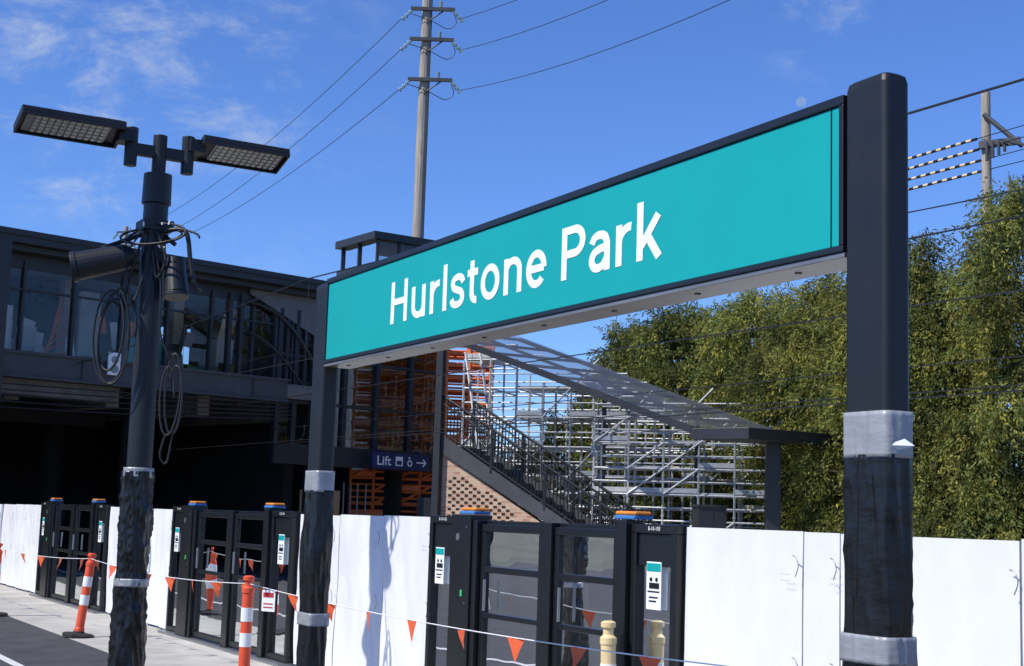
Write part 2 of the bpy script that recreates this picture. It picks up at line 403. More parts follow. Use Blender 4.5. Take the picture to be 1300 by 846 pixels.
wrapped(b,circ(0.112),0.03,1.84,0.034,4.0,nz=110,m=72,flare=lambda z:0.6 if z<1.0 else 0.15)
b.make('plastic_wrap','wrap',sl,smooth=True)
b=MB()
for z0,z1,r,a in ((1.79,1.87,0.122,0.01),(0.90,0.965,0.137,0.014)): wrapped(b,circ(r),z0,z1,a,4.0,nz=6,m=64)
b.make('duct_tape','tape',sl,smooth=True)
def cv(a,bb,z):
    return Vector((CY*a+SY*bb,-SY*a+CY*bb,z))
b=MB()
b.cyl(cv(-0.20,-0.12,3.62),cv(-0.58,-0.22,3.51),0.11,24,0.12); b.cyl(cv(-0.58,-0.22,3.51),cv(-0.62,-0.23,3.50),0.13,24,0.13)
b.cyl(cv(-0.20,-0.12,3.62),cv(-0.13,-0.1,3.64),0.11,24,0.06)
b.cyl(cv(0.20,-0.05,3.62),cv(0.25,-0.12,3.32),0.085,24,0.105); b.cyl(cv(0.25,-0.12,3.32),cv(0.253,-0.125,3.29),0.112,24)
b.box(-0.05,0.05,-0.15,0.15,3.60,3.68)
b.cyl(cv(-0.4,-0.15,3.68),cv(-0.05,0,3.86),0.02,8); b.cyl(cv(0.2,-0.05,3.75),cv(0.02,0,3.88),0.02,8)
b.box(-0.13,0.13,-0.13,0.13,3.86,3.95)
b.make('loudspeakers','post',sl,bevel=0.004)
b=MB()
def loop(c,r,rz,turns,seed,ax=0.35):
    pts=[]
    for i in range(int(turns*40)+1):
        t=i/40*2*math.pi; k=1+0.16*math.sin(t*0.37+seed)+0.07*math.sin(t*1.3+seed*2)
        pts.append(cv(c[0]+r*k*math.cos(t)+0.03*math.sin(t*0.23+seed),c[1]+ax*r*math.sin(t*0.9),c[2]+rz*k*math.sin(t)))
    return pts
b.tube(loop((-0.26,-0.14,2.95),0.14,0.36,3.2,1),0.010,7)
b.tube(loop((0.26,-0.14,2.45),0.07,0.30,2.4,5),0.009,7)
b.tube(loop((0.05,-0.14,3.80),0.30,0.10,2.3,8,0.6),0.010,7)
b.tube(smooth([cv(-0.05,-0.13,3.85),cv(-0.16,-0.14,3.4),cv(-0.2,-0.14,3.2),cv(-0.3,-0.14,3.28)]),0.012)
b.tube(smooth([cv(0.1,-0.1,3.85),cv(0.3,-0.15,3.85),cv(0.36,-0.15,3.6),cv(0.40,-0.15,3.42),cv(0.46,-0.15,3.35)]),0.02)
b.tube(smooth([cv(0.0,-0.13,3.9),cv(0.12,-0.15,3.4),cv(0.14,-0.15,3.0),cv(0.24,-0.15,2.76)]),0.009)
b.tube(smooth([cv(-0.1,-0.13,3.8),cv(-0.18,-0.16,3.6),cv(-0.10,-0.15,3.25),cv(0.03,-0.14,3.75)]),0.009)
b.tube(smooth([cv(0.24,-0.14,2.16),cv(0.20,-0.14,1.98),cv(0.26,-0.14,1.92),cv(0.30,-0.14,2.2)]),0.008)
b.tube(smooth([cv(0.05,-0.13,3.85),cv(0.15,-0.16,3.62),cv(0.08,-0.15,3.45),cv(0.03,-0.14,3.7)]),0.012)
b.make('hanging_cables','cable',sl,smooth=True)
b=MB(); R=random.Random(3)
for i in range(9):
    p=cv(R.uniform(-0.3,0.35),-0.2,R.uniform(3.68,3.92)); b.cyl(p,p+Vector((R.uniform(-0.02,0.02),0.0,R.uniform(-0.04,0.04))),0.007,6)
b.make('cable_ties','white',sl)

# ---------------------------------------------------------------- platform screen door gates
FX=5.7
def poster(parent,x,y,z,w=0.13,h=0.27):
    b=MB(); b.box(x-0.006,x,y-w,y,z,z+h); b.make('notice','white',parent)
    b=MB(); b.box(x-0.009,x-0.0061,y-w+0.006,y-0.006,z+h*0.80,z+h*0.97); b.make('notice_header','teal',parent)
    b=MB()
    for i in range(2):
        b.box(x-0.009,x-0.0061,y-w*(0.50+0.38*i),y-w*(0.20+0.30*i),z+h*0.44,z+h*0.56); b.cyl((x-0.009,y-w*(0.32+0.38*i),z+h*0.63),(x-0.0061,y-w*(0.32+0.38*i),z+h*0.63),w*0.09,10)
    b.box(x-0.009,x-0.0061,y-w*0.8,y-w*0.2,z+h*0.24,z+h*0.27); b.box(x-0.009,x-0.0061,y-w*0.7,y-w*0.2,z+h*0.16,z+h*0.19); b.box(x-0.009,x-0.0061,y-w*0.9,y-w*0.1,z+h*0.36,z+h*0.39)
    b.make('notice_pictograms','psd',parent)
def ring(b,x0,x1,y0,y1,z0,z1,t):
    b.box(x0,x1,y0,y1,z0,z0+t); b.box(x0,x1,y0,y1,z1-t,z1); b.box(x0,x1,y0,y0+t,z0+t,z1-t); b.box(x0,x1,y1-t,y1,z0+t,z1-t)
def gate(y0,L,label):
    wo=W(FX,y0); G=grp('platform_gate',(wo[0],wo[1],0),YAW); k=L/3.44
    b=MB(); gl=MB(); st=MB()
    ya=lambda v:v*k
    ring(b,-0.05,0.06,ya(2.93),ya(3.44),0.03,1.585,0.06); b.box(-0.03,0.02,ya(2.99),ya(3.38),1.25,1.525); 
    ring(b,-0.05,0.06,ya(0.0),ya(0.50),0.03,1.575,0.06); b.box(-0.03,0.02,ya(0.06),ya(0.44),1.30,1.515)
    gl.px(-0.01,ya(2.99),ya(3.38),0.09,1.25); gl.px(-0.01,ya(0.06),ya(0.44),0.09,1.30)
    b.box(0.0,0.03,ya(2.99),ya(3.38),0.09,0.75); b.box(0.0,0.03,ya(0.06),ya(0.44),0.09,0.75)
    b.box(-0.12,0.08,ya(2.60),ya(2.925),0.02,1.60); b.box(-0.09,0.06,ya(0.505),ya(0.62),0.02,1.60)
    b.box(-0.10,0.06,ya(2.53),ya(2.597),0.02,1.56)
    for (a,c) in ((1.60,2.52),(0.63,1.44)):
        ring(b,-0.06,-0.02,ya(a),ya(c),0.05,1.53,0.06)
        b.box(-0.058,-0.022,ya(a)+0.061,ya(c)-0.061,1.15,1.20); b.box(-0.058,-0.022,ya(a)+0.061,ya(c)-0.061,0.80,0.84)
        gl.px(-0.034,ya(a)+0.055,ya(c)-0.055,0.11,1.475)
        st.cyl((-0.10,ya(c)-0.14,0.86),(-0.10,ya(c)-0.14,1.1),0.012,8)
    b.box(-0.09,0.0,ya(1.445),ya(1.595),0.02,1.56)
    b.box(-0.015,0.03,ya(0.63),ya(2.52),1.50,1.56)
    b.make('gate_frame','psd',G,bevel=0.006); gl.make('glass_panes','gateglass',G); 
    b=MB(); b.box(-0.14,0.18,-0.02,ya(3.46),-0.002,0.028); b.make('threshold','steel',G)
    b=MB(); o=MB()
    for yc in (2.76,0.56):
        b.box(-0.07,0.09,ya(yc)-0.12,ya(yc)+0.12,1.602,1.630); o.box(-0.06,0.08,ya(yc)-0.12,ya(yc)+0.12,1.632,1.658)
    b.make('beacon_base','blue',G,bevel=0.008); o.make('beacon','orange',G,bevel=0.012)
    poster(G,-0.032,ya(3.33),1.02,0.15,0.30); poster(G,-0.032,ya(0.33),1.02,0.16,0.31)
    st.cyl((-0.125,ya(2.80),1.42),(-0.12,ya(2.80),1.42),0.03,16)
    for z in (0.3,0.9,1.5): st.cyl((-0.124,ya(2.66),z),(-0.12,ya(2.66),z),0.008,8)
    st.make('fittings','steel',G)
    text(label,'gate_number','white',G,0.13,0.025,TX(-0.054,ya(3.26),1.545)); text(label,'gate_number','white',G,0.13,0.025,TX(-0.054,ya(0.30),1.535))
    b=MB(); b.box(-0.125,-0.121,ya(2.70),ya(2.73),0.95,1.0); b.make('button','green',G)
    return G
gate(7.39,3.44,'B-10-103'); gate(13.9,4.05,'B-10-104'); gate(21.1,4.2,'B-10-105'); gate(0.2,3.4,'B-10-102')

# ---------------------------------------------------------------- hoarding panels
def hoarding(y0,y1,n,wav,seed,top=1.565):
    R=random.Random(seed); H=grp('hoarding_panel',(*W(FX,y0),0),YAW)
    w=(y1-y0)/n; b=MB(); e=MB(); mk=MB(); sc=MB()
    for k in range(n):
        a=k*w+0.005; c=(k+1)*w-0.005; off=R.uniform(-0.02,0.02); tp=top+R.uniform(-0.014,0.010); tilt=R.uniform(-0.016,0.016)
        nu,nv=max(3,int(w/0.05)),26; vs=[];fs=[]
        for side in (0,1):
            for j in range(nv+1):
                for i in range(nu+1):
                    u=a+(c-a)*i/nu; v=0.03+(tp-0.03)*j/nv
                    dx=wav*(noise.noise(Vector((u*2.3+seed,v*0.9,seed)))+0.6*(1-abs(noise.noise(Vector((u*4+seed,v*1.2,seed))))*3))
                    vs.append((off+tilt*v+dx+side*0.03,u+wav*0.5*noise.noise(Vector((seed,v*2,k)))*(1 if i in(0,nu) else 0),v))
        st=(nv+1)*(nu+1)
        for j in range(nv):
            for i in range(nu):
                p=j*(nu+1)+i; fs.append((p,p+nu+1,p+nu+2,p+1)); fs.append((st+p,st+p+1,st+p+nu+2,st+p+nu+1))
        for j in range(nv):
            p=j*(nu+1); fs.append((p,st+p,st+p+nu+1,p+nu+1)); p+=nu; fs.append((p,p+nu+1,st+p+nu+1,st+p))
        for i in range(nu):
            p=nv*(nu+1)+i; fs.append((p,st+p,st+p+1,p+1))
        b.add(vs,fs)
        e.box(0.035,0.075,a-0.02,a+0.02,0,tp-0.03)
        for z in (tp-0.14,tp-0.72):
            mk.tube(smooth([Vector((-0.03,a+0.035,z)),Vector((-0.036,a-0.0,z-0.012)),Vector((-0.036,a-0.02,z-0.06)),Vector((-0.036,a+0.004,z-0.12))],4),0.003,5)
        if R.random()<0.8:
            for q in range(R.randint(2,3)):
                z=tp-0.25-q*0.035; yq=a+w*0.12
                sc.tube([Vector((-0.034,yq-0.006*t,z+0.008*math.sin(t*2.6+q*3)*math.sin(t*0.9))) for t in range(14)],0.0011,4)
    b.make('panels','hoard',H,smooth=False); e.make('support_posts','hoardedge',H); mk.make('cable_ties','steel',H); sc.make('scribbles','grime',H)
    return H
hoarding(10.85,13.85,3,0.022,2,1.56)
hoarding(18.0,21.05,3,0.03,5,1.54)
hoarding(25.35,31.0,5,0.03,8,1.52)
hoarding(6.27,7.37,1,0.004,11); hoarding(5.96,6.26,1,0.004,12,1.56); hoarding(4.72,5.95,1,0.004,13,1.555); hoarding(4.42,4.71,1,0.004,14); hoarding(3.62,4.41,1,0.008,17,1.575)
H=grp('hoarding_panel',rz=YAW); b=MB()
y=4.0
while y<31:
    b.box(15.0,15.05,y,y+1.9,0,1.28); y+=2.35
b.make('panels','hoard',H)
b=MB(); y=2.0
while y<31:
    b.box(15.01,15.06,y,y+0.3,0,1.35); y+=2.35
b.make('frames','psd',H)
bn=grp('platform_bench',(*W(14.7,20.5),0),YAW); b=MB()
b.box(-0.25,0.25,-1.2,1.2,0.42,0.47)
b.box(0.22,0.27,-1.2,1.2,0.5,0.9)
for yy in (-1,0,1): b.box(-0.2,0.22,yy-0.04,yy+0.04,0,0.42); b.box(0.21,0.25,yy-0.03,yy+0.03,0.42,0.6)
b.make('seat_and_back','seat',bn,bevel=0.01)

# ---------------------------------------------------------------- bollards + bunting
def bollard(a,bb,lean=(0,0),mcol='bolorange',h=1.0):
    G=grp('safety_bollard',(a,bb,0)); G.rotation_euler=(lean[0],lean[1],0.3)
    b=MB(); prof=[(0.062,0.04),(0.060,0.10),(0.052,0.12),(0.050,h-0.16),(0.056,h-0.15),(0.056,h-0.11),(0.035,h-0.09),(0.035,h-0.05),(0.05,h-0.04),(0.05,h-0.01),(0.03,h)]
    b.loft([[Vector((r*math.cos(2*math.pi*i/20),r*math.sin(2*math.pi*i/20),z)) for i in range(20)] for r,z in prof])
    b.make('post',mcol,G,smooth=False)
    b=MB()
    for z in (h-0.40,h-0.62): b.cyl((0,0,z),(0,0,z+0.12),0.0535,20)
    b.make('reflective_bands','white',G)
    b=MB(); 
    b.loft([[Vector((r*math.cos(2*math.pi*i/8+0.39),r*math.sin(2*math.pi*i/8+0.39),z)) for i in range(8)] for r,z in ((0.2,0.0),(0.2,0.03),(0.17,0.045),(0.075,0.05),(0.07,0.07))])
    b.make('rubber_base','rubber',G)
bollard(-5.07,17.3,(0.0,0.10)); bollard(-2.27,12.8); bollard(-7.05,20.0); bollard(0.72,9.6,(0,-0.02),'bolyellow',0.93)
bf=grp('flag_bunting'); b=MB(); f=MB()
pts=[(-9.9,25.0,0.95),(-7.05,20,0.93),(-4.98,17.3,0.93),(-2.27,12.8,0.93),(2.15,6.0,0.93)]
R=random.Random(5)
for p,q in zip(pts[:-1],pts[1:]):
    L=(Vector(q)-Vector(p)).length; n=max(2,int(L/0.27)); c=sag(p,q,0.012*L,n=n*2)
    b.tube(c,0.004,5)
    for i in range(2,len(c)-1,5):
        v=c[i]; d=(c[i+1]-c[i-1]).normalized(); w=0.07+R.uniform(-0.012,0.012); h=0.145+R.uniform(-0.015,0.015)
        tw=R.uniform(-0.7,0.7); nd=Vector((d.x*math.cos(tw)-d.y*math.sin(tw),d.x*math.sin(tw)+d.y*math.cos(tw),d.z)); sw=Vector((d.y,-d.x,0))*R.uniform(-0.05,0.05)+d*R.uniform(-0.02,0.02)
        m0=v+sw*0.3+Vector((0,0,-h*0.5))
        f.add([v-nd*w,v+nd*w,m0+nd*w*0.45,v+sw+Vector((0,0,-h)),m0-nd*w*0.45,v],[(0,5,1,2,3,4)])
b.make('string','white',bf); f.make('flags','flag',bf)
v=Vector((-2.02,12.4,0.90)); T=Matrix.Translation(v)@Matrix.Rotation(-0.5,4,'Z')
b=MB(); b.box(-0.07,0.07,-0.003,0.003,-0.18,0.0,T); b.make('hanging_notice','white',bf)
b=MB(); b.box(-0.055,0.055,-0.006,-0.0035,-0.06,-0.02,T); b.box(-0.05,0.05,-0.006,-0.0035,-0.15,-0.14,T); b.box(-0.05,0.05,-0.006,-0.0035,-0.12,-0.11,T); b.make('notice_print','red',bf)

# ---------------------------------------------------------------- concourse building over the tracks
ang=math.atan2(0.69,0.72)
B=grp('station_concourse',(-11.6,33,0),ang)
D=6.5
b=MB()
b.box(-14,8.75,-0.7,D+0.5,7.50,7.76); b.box(-14,8.6,-0.45,D,7.36,7.50)
b.box(-14,8.6,0.0,0.12,7.02,7.36)
b.box(8.5,8.75,0.0,D,3.0,7.50)
b.box(-14,8.75,-0.75,-0.70,7.66,7.80)
b.make('roof','bldg',B,bevel=0.01)
b=MB()
x=-14.0
while x<8.5:
    b.box(x-0.035,x+0.035,-0.06,0.09,4.9,7.2); x+=1.28
for zz in (5.0,6.5): b.box(-14,8.5,-0.03,0.05,zz,zz+0.05)
for xx in (5.75,6.1,7.2,7.6,8.2): b.box(xx-0.05,xx+0.05,-0.08,0.08,4.9,7.2)
b.box(-1.15,-0.85,-1.3,-0.9,0,7.4)
b.make('mullions','bldg',B)
b=MB()
x=-14.0
while x<8.45: b.py(0.02+0.02*math.sin(x*3),x+0.04,min(8.5,x+1.24),5.0,7.02); x+=1.28
b.make('window_glass','glass',B)
b=MB(); b.box(-14,7.3,-0.6,-0.25,4.42,4.98); b.box(-14,7.3,-0.66,-0.19,4.95,5.02); b.box(-14,7.3,-0.66,-0.19,4.40,4.46)
x=-13.0
while x<7.3: b.box(x,x+0.04,-0.64,-0.6,4.46,4.95); x+=2.4
b.make('front_girder','bldg2',B,bevel=0.004)
b=MB(); b.box(-14,8.5,-0.25,D,4.55,4.93); b.box(-14,2.6,-0.2,0.4,4.05,4.55)
for x in (-12,-9,-6,-3,0,2.6,5.2,7.7): b.box(x,x+0.35,0.4,D,3.95,4.55)
b.make('concrete_deck','concdark',B)
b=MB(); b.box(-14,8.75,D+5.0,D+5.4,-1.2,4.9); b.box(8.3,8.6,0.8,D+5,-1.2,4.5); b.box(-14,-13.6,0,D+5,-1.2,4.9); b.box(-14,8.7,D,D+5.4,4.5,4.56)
b.make('underpass_shade_walls','dark',B)  # near-black walls added to paint the deep shade below the deck
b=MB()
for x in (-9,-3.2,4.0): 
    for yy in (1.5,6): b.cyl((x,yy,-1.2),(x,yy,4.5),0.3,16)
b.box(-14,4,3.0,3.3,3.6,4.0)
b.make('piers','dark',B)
b=MB(); b.box(-14,8.4,D-0.2,D,4.93,5.9); b.box(-14,8.4,D-0.2,D,7.0,7.36)
x=-13; R=random.Random(8)
while x<8:
    b.box(x,x+0.1,D-0.3,D,5.9,7.0)
    if R.random()<0.6: b.box(x+0.1,x+1.05,D-0.2,D-0.05,5.9,7.0)
    x+=1.05
x=-13
while x<8:
    T=Matrix.Translation((x,3.2,6.6))@Matrix.Rotation(0.5,4,'Y'); b.box(-1.1,1.1,-0.05,0.05,-0.04,0.04,T)
    T=Matrix.Translation((x+1.1,3.2,6.6))@Matrix.Rotation(-0.5,4,'Y'); b.box(-1.1,1.1,-0.05,0.05,-0.04,0.04,T); x+=2.2
b.box(-14,8.4,3.1,3.3,6.05,6.15); b.box(-14,8.4,3.1,3.3,7.05,7.15)
b.make('rear_wall_and_trusses','bldg2',B)
b=MB()
for x in (-6,-1.5,2.2,5.4): b.box(x,x+0.3,2.2,2.5,4.93,7.36)
b.box(-14,8.4,0.3,D-0.3,7.28,7.34)
b.box(-2.6,-1.9,1.0,1.1,5.0,6.9); b.box(1.9,2.4,0.7,0.8,5.0,6.8); b.box(4.3,4.8,1.9,2.0,5.0,7.0)
b.make('interior_ceiling_columns','interior',B)
# construction clutter and pane reflections, both imitated by coloured sheets behind the glass
R=random.Random(21); groups={'white':MB(),'interior':MB(),'green':MB(),'scafor':MB(),'ply':MB(),'teal':MB(),'bldg':MB()}
names=['white']*9+['interior']*6+['green']*3+['scafor']*2+['ply']*2+['teal']*2+['bldg']*6
for i in range(70):
    k=R.choice(names); x=R.uniform(-5,6.6); y=0.25+i*0.022; w_=R.uniform(0.1,0.55); zb=R.choice([5.06,5.06,R.uniform(5.1,6.2)]); h=R.uniform(0.2,1.1)
    if k=='green': h*=0.45; w_*=1.3
    T=Matrix.Translation((x,y,zb))@Matrix.Rotation(R.uniform(-0.25,0.25),4,'Y'); groups[k].box(-w_/2,w_/2,-0.006,0.006,0.02,min(h,6.9-zb),T)
for k,mb in groups.items():
    if mb.v: mb.make('clutter_reflections_'+k,k,B)
b=MB()
for i in range(6): b.cyl((0.7+i*0.06,0.5,5.05),(1.5-i*0.04,0.5,5.2+0.28*i),0.025,6)
for i in range(5): b.cyl((-2.5+i*0.5,0.4,5.1),(-2.1+i*0.5,0.4,6.8-0.2*i),0.02,6)
b.make('interior_rods','scafor',B)
b=MB()
for x in (-4.5,-1.6,0.2,1.4,3.5,5.0,6.6): b.box(x,x+0.45,1.2,1.26,7.22,7.26)
b.make('tube_lights','tubelight',B)
b=MB(); b.box(2.0,2.32,-0.74,-0.665,4.65,5.2); b.make('wall_speaker','white',B,bevel=0.02)
b=MB(); b.cyl((2.16,-0.76,4.8),(2.16,-0.74,4.8),0.1,16); b.cyl((2.16,-0.76,5.02),(2.16,-0.74,5.02),0.09,16); b.make('speaker_grilles','steel',B)
b=MB()
b.add([(6.3,-0.10,7.48),(8.45,-0.10,7.48),(8.45,-0.10,6.35),(6.3,-0.10,7.25),(6.3,-0.04,7.48),(8.45,-0.04,7.48),(8.45,-0.04,6.35),(6.3,-0.04,7.25)],[(0,3,2,1),(4,5,6,7),(0,4,7,3),(2,3,7,6)])
b.make('raked_panel','panelgrey',B)
b=MB(); pts=[Vector((6.3+2.2*t,-0.12,7.0-1.5*t**2.2)) for t in [i/12 for i in range(13)]]; b.tube(pts,0.05,8); 
b.tube([Vector((6.3+2.2*t,-0.12,6.2-1.7*t**1.6)) for t in [i/12 for i in range(13)]],0.03,8); b.make('curved_rib','bldg',B)
b=MB()
for k in range(5): b.tube(sag((-13,-0.7-0.02*k,4.3-0.07*k),(7.3,-0.7-0.02*k,4.36-0.10*k),0.12+0.05*k,20),0.016,5)
b.make('soffit_cables','cable',B)
LB=MB(); gl=MB()
for xx in (7.35,7.9,8.5,9.6,10.75,12.0,13.3): LB.box(xx-0.07,xx+0.07,-0.1,0.1,0 if xx in (8.5,13.3) else 2.8,7.0)
LB.box(7.3,13.4,-0.14,0.14,2.8,3.35); LB.box(7.3,13.4,-0.07,0.07,4.45,4.53); LB.box(7.3,13.4,-0.07,0.07,5.7,5.78)
LB.box(8.76,13.4,-0.3,3.6,6.95,7.2); LB.box(8.76,13.4,0.14,3.6,3.0,3.3)
LB.box(13.2,13.4,3.4,3.6,3.3,6.95); LB.box(9.0,9.2,3.4,3.6,3.3,6.95)
LB.make('lobby_frame','bldg',B,bevel=0.006)
gl.py(0.0,7.3,13.3,3.35,6.95); gl.make('lobby_glass','glass',B)
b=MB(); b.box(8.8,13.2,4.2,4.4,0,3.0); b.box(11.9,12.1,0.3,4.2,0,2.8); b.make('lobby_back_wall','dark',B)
b=MB(); b.box(8.75,10.1,0.6,0.65,0.0,2.15); b.make('plywood_barrier','ply',B)
b=MB(); 
for xx in (10.3,10.55,10.8,11.1): b.cyl((xx,0.7,0),(xx,0.7,2.4),0.03,8)
b.box(12.3,12.9,-0.5,-0.2,0,2.05); b.make('lobby_fittings','steel',B,bevel=0.02)
S=grp('lift_sign',(-11.6,33,0),ang)
b=MB(); b.box(10.25,12.35,-0.62,-0.50,2.80,3.25); 
for xx in (10.6,12.0): b.cyl((xx,-0.56,3.25),(xx,-0.3,3.36),0.02,8)
b.make('board','navy',S,bevel=0.01)
text('Lift','lettering','white',S,0.50,0.26,TF(10.42,-0.623,2.90),offset=0.01)
b=MB(); b.box(11.85,12.2,-0.626,-0.622,3.005,3.04)
for sgn in (-1,1): b.box(-0.15,0.0,-0.002,0.002,-0.018,0.018,Matrix.Translation((12.2,-0.624,3.022))@Matrix.Rotation(sgn*math.radians(42),4,'Y'))
b.box(11.08,11.34,-0.626,-0.622,2.9,3.16); b.cyl((11.6,-0.626,2.99),(11.6,-0.622,2.99),0.09,16); b.cyl((11.58,-0.626,3.14),(11.58,-0.622,3.14),0.035,12)
b.make('symbols','white',S)
b=MB(); b.box(11.12,11.3,-0.63,-0.6265,2.93,3.05); b.cyl((11.6,-0.63,2.99),(11.6,-0.6265,2.99),0.055,16); b.make('symbol_cutouts','navy',S)

LT=grp('lift_tower',(-4.08,46.4,0),ang-0.15)
b=MB(); b.box(-1.3,1.3,-1.2,1.2,0,9.35); b.box(-1.42,1.42,-1.32,1.32,10.25,10.5); b.box(-1.36,1.36,-1.26,1.26,9.35,9.5)
for xx in (-1.25,-0.45,0.4,1.17): b.box(xx,xx+0.08,-1.22,-1.14,9.5,10.25)
for yy in (-1.2,0,1.12): b.box(-1.25,-1.17,yy,yy+0.08,9.5,10.25); b.box(1.17,1.25,yy,yy+0.08,9.5,10.25)
b.make('shaft','bldg',LT,bevel=0.01)
b=MB(); b.py(-1.16,-1.18,1.18,9.5,10.25); b.px(-1.18,-1.16,1.16,9.5,10.25); b.px(1.18,-1.16,1.16,9.5,10.25); b.py(1.16,-1.18,1.18,9.5,10.25); b.make('clerestory_glass','glass',LT)

# ---------------------------------------------------------------- staircase, brick wall, canopy
sa=math.atan2(-2.0,4.5)
ST=grp('staircase',(-1.75,36,0),sa)
Wd=2.0; K=0.60; ztop=3.5; LN=ztop/K
b=MB(); n=20
for i in range(n):
    z=ztop-(i+1)*0.175; x=i*0.175/K; b.box(x,x+0.31,0.06,Wd-0.06,z-0.12,z)
b.make('treads','stair',ST)
b=MB()
for yy in (0.0,Wd-0.06):
    vs=[(0,yy,ztop+0.12),(LN,yy,0.12),(LN,yy,-0.0),(LN-0.3,yy,-0.0),(0,yy,ztop-0.34)]; vs2=[(x,y_+0.06,z) for x,y_,z in vs]
    b.add(vs+vs2,[(0,1,2,3,4),(9,8,7,6,5),(0,5,6,1),(4,3,8,9),(3,2,7,8),(1,6,7,2),(0,4,9,5)])
b.make('stringers','bldg2',ST)
b=MB()
for yy in (0.03,Wd-0.03):
    x=0.0
    while x<LN: 
        z=ztop-x*K; b.box(x-0.006,x+0.006,yy-0.022,yy+0.022,z+0.1,z+1.06); x+=0.095
    for i in range(5): x=LN*i/4; z=ztop-x*K; b.box(x-0.03,x+0.03,yy-0.03,yy+0.03,z,z+1.12)
    b.cyl((0,yy,ztop+1.1),(LN,yy,1.1),0.035,8); b.cyl((0,yy-0.05,ztop+0.92),(LN,yy-0.05,0.92),0.02,8); b.cyl((0,yy,ztop+0.2),(LN,yy,0.2),0.02,8)
b.make('balustrade','frame',ST)
b=MB(); b.box(-0.12,0.06,-0.1,0.1,0,5.9); b.make('newel_column','bldg',ST)
BW=grp('brick_wall',(-1.75,36,0),sa)
b=MB(); yy0,yy1=0.10,0.33
vs=[(-0.15,yy0,0),(4.9,yy0,0),(4.9,yy0,0.2),(0,yy0,ztop-0.36),(-0.15,yy0,ztop-0.36)]; vs2=[(x,yy1,z) for x,_,z in vs]
b.add(vs+vs2,[(0,1,2,3,4),(9,8,7,6,5),(0,5,6,1),(1,6,7,2),(2,7,8,3),(3,8,9,4),(4,9,5,0)])
b.make('brickwork','brick',BW)
b=MB()
for r in range(14):
    for c in range(8):
        x=0.25+c*0.23+(0.115 if r%2 else 0); z=1.35+r*0.086
        if z+0.05<ztop-0.55-x*K: b.box(x,x+0.10,yy0-0.003,yy0+0.02,z,z+0.06)
b.make('honeycomb_shade_blocks','dark',BW)  # raised dark blocks painting the shade inside the honeycomb holes

CN=grp('stair_canopy')
nA,nB=Vector((-2.2,37.57,6.45)),Vector((4.25,33,3.72)); wv=Vector((2.45,1.5,0.0))
b=MB()
def beam(p,q,w,h,b):
    p=Vector(p);q=Vector(q); d=(q-p).normalized(); s_=d.cross(Vector((0,0,1))).normalized()*w/2; u=s_.cross(d).normalized()*h/2
    vs=[p-s_-u,p+s_-u,p+s_+u,p-s_+u,q-s_-u,q+s_-u,q+s_+u,q-s_+u]
    b.add(vs,[(0,1,2,3),(7,6,5,4),(0,4,5,1),(1,5,6,2),(2,6,7,3),(3,7,4,0)])
beam(nA,nB,0.12,0.16,b); beam(nA+wv,nB+wv,0.12,0.10,b)
for i in range(0,9):
    t=i/8; p=nA.lerp(nB,t); beam(p,p+wv,0.05,0.07,b)
beam(nA+wv*0.5,nB+wv*0.5,0.06,0.08,b)
b.make('frame','bldg',CN)
b=MB(); up=Vector((0,0,0.09)); b.add([nA+up,nB+up,nB+wv+up,nA+wv+up],[(0,1,2,3)]); b.make('glass_roof','canopyglass',CN)
b=MB(); e0=nB; e1=nB+wv; dd=(nB-nA).normalized(); dd.z=0; dd.normalize()
q=[e0-wv*0.02,e0+dd*1.5-wv*0.02,e1+dd*1.5+wv*0.02,e1+wv*0.02]
b.add([Vector((v.x,v.y,3.50)) for v in q]+[Vector((v.x,v.y,3.76)) for v in q],[(3,2,1,0),(4,5,6,7),(0,1,5,4),(1,2,6,5),(2,3,7,6),(3,0,4,7)])
for pt in (e0+wv*0.62+dd*0.6,):
    b.box(pt.x-0.17,pt.x+0.17,pt.y-0.15,pt.y+0.15,0,3.50)
for pt in (nA.lerp(nB,0.35)+wv,nA.lerp(nB,0.7)+wv):
    b.box(pt.x-0.06,pt.x+0.06,pt.y-0.06,pt.y+0.06,0,pt.z)
b.make('eave_and_columns','bldg',CN,bevel=0.01)

# ---------------------------------------------------------------- scaffolding
def scaffold(name,m,ox,oy,rz,nb,bay,rows,depth,topf,planks=0.4,seed=1,lev=1.0,plm='slatgrey',rr=0.026):
    G=grp(name,(ox,oy,0),rz); t=MB(); p=MB(); R=random.Random(seed)
    for i in range(nb+1):
        x=i*bay; top=topf(i/nb)
        for j in range(rows+1):
            yj=j*depth; t.cyl((x,yj,0),(x,yj,top+R.uniform(-0.1,0.5)),rr,6)
            z=0.2
            while z<top: t.cyl((x,yj,z),(x,yj,z+0.04),rr*1.6,6); z+=0.5
        z=0.3
        while z<top+0.3:
            for j in range(rows): t.cyl((x,j*depth,z),(x,(j+1)*depth,z),rr*0.85,5)
            if i<nb and z<max(topf((i+1)/nb),0)+0.5:
                for j in range(rows+1):
                    t.cyl((x,j*depth,z),(x+bay,j*depth,z),rr*0.85,5)
                    if j in(0,rows): t.cyl((x,j*depth,z+lev*0.5),(x+bay,j*depth,z+lev*0.5),rr*0.7,5)
                if R.random()<planks:
                    for k in range(int(depth/0.24)): p.box(x+0.02,x+bay-0.02,k*0.24+0.03,k*0.24+0.25,z+0.03,z+0.07)
                    if R.random()<0.4: p.box(x+0.02,x+bay-0.02,-0.03,0.0,z+0.05,z+0.17)
                if R.random()<0.35: t.cyl((x,-0.04,z),(x+bay,-0.04,z+lev),rr*0.8,5)
            z+=lev
    t.make('tubes',m,G); 
    if planks: p.make('planks',plm,G)
scaffold('scaffolding','galv',-1.3,39.5,-0.32,11,0.78,2,1.2,lambda t:5.8-2.1*t,0.45,seed=4,lev=0.8,rr=0.03)
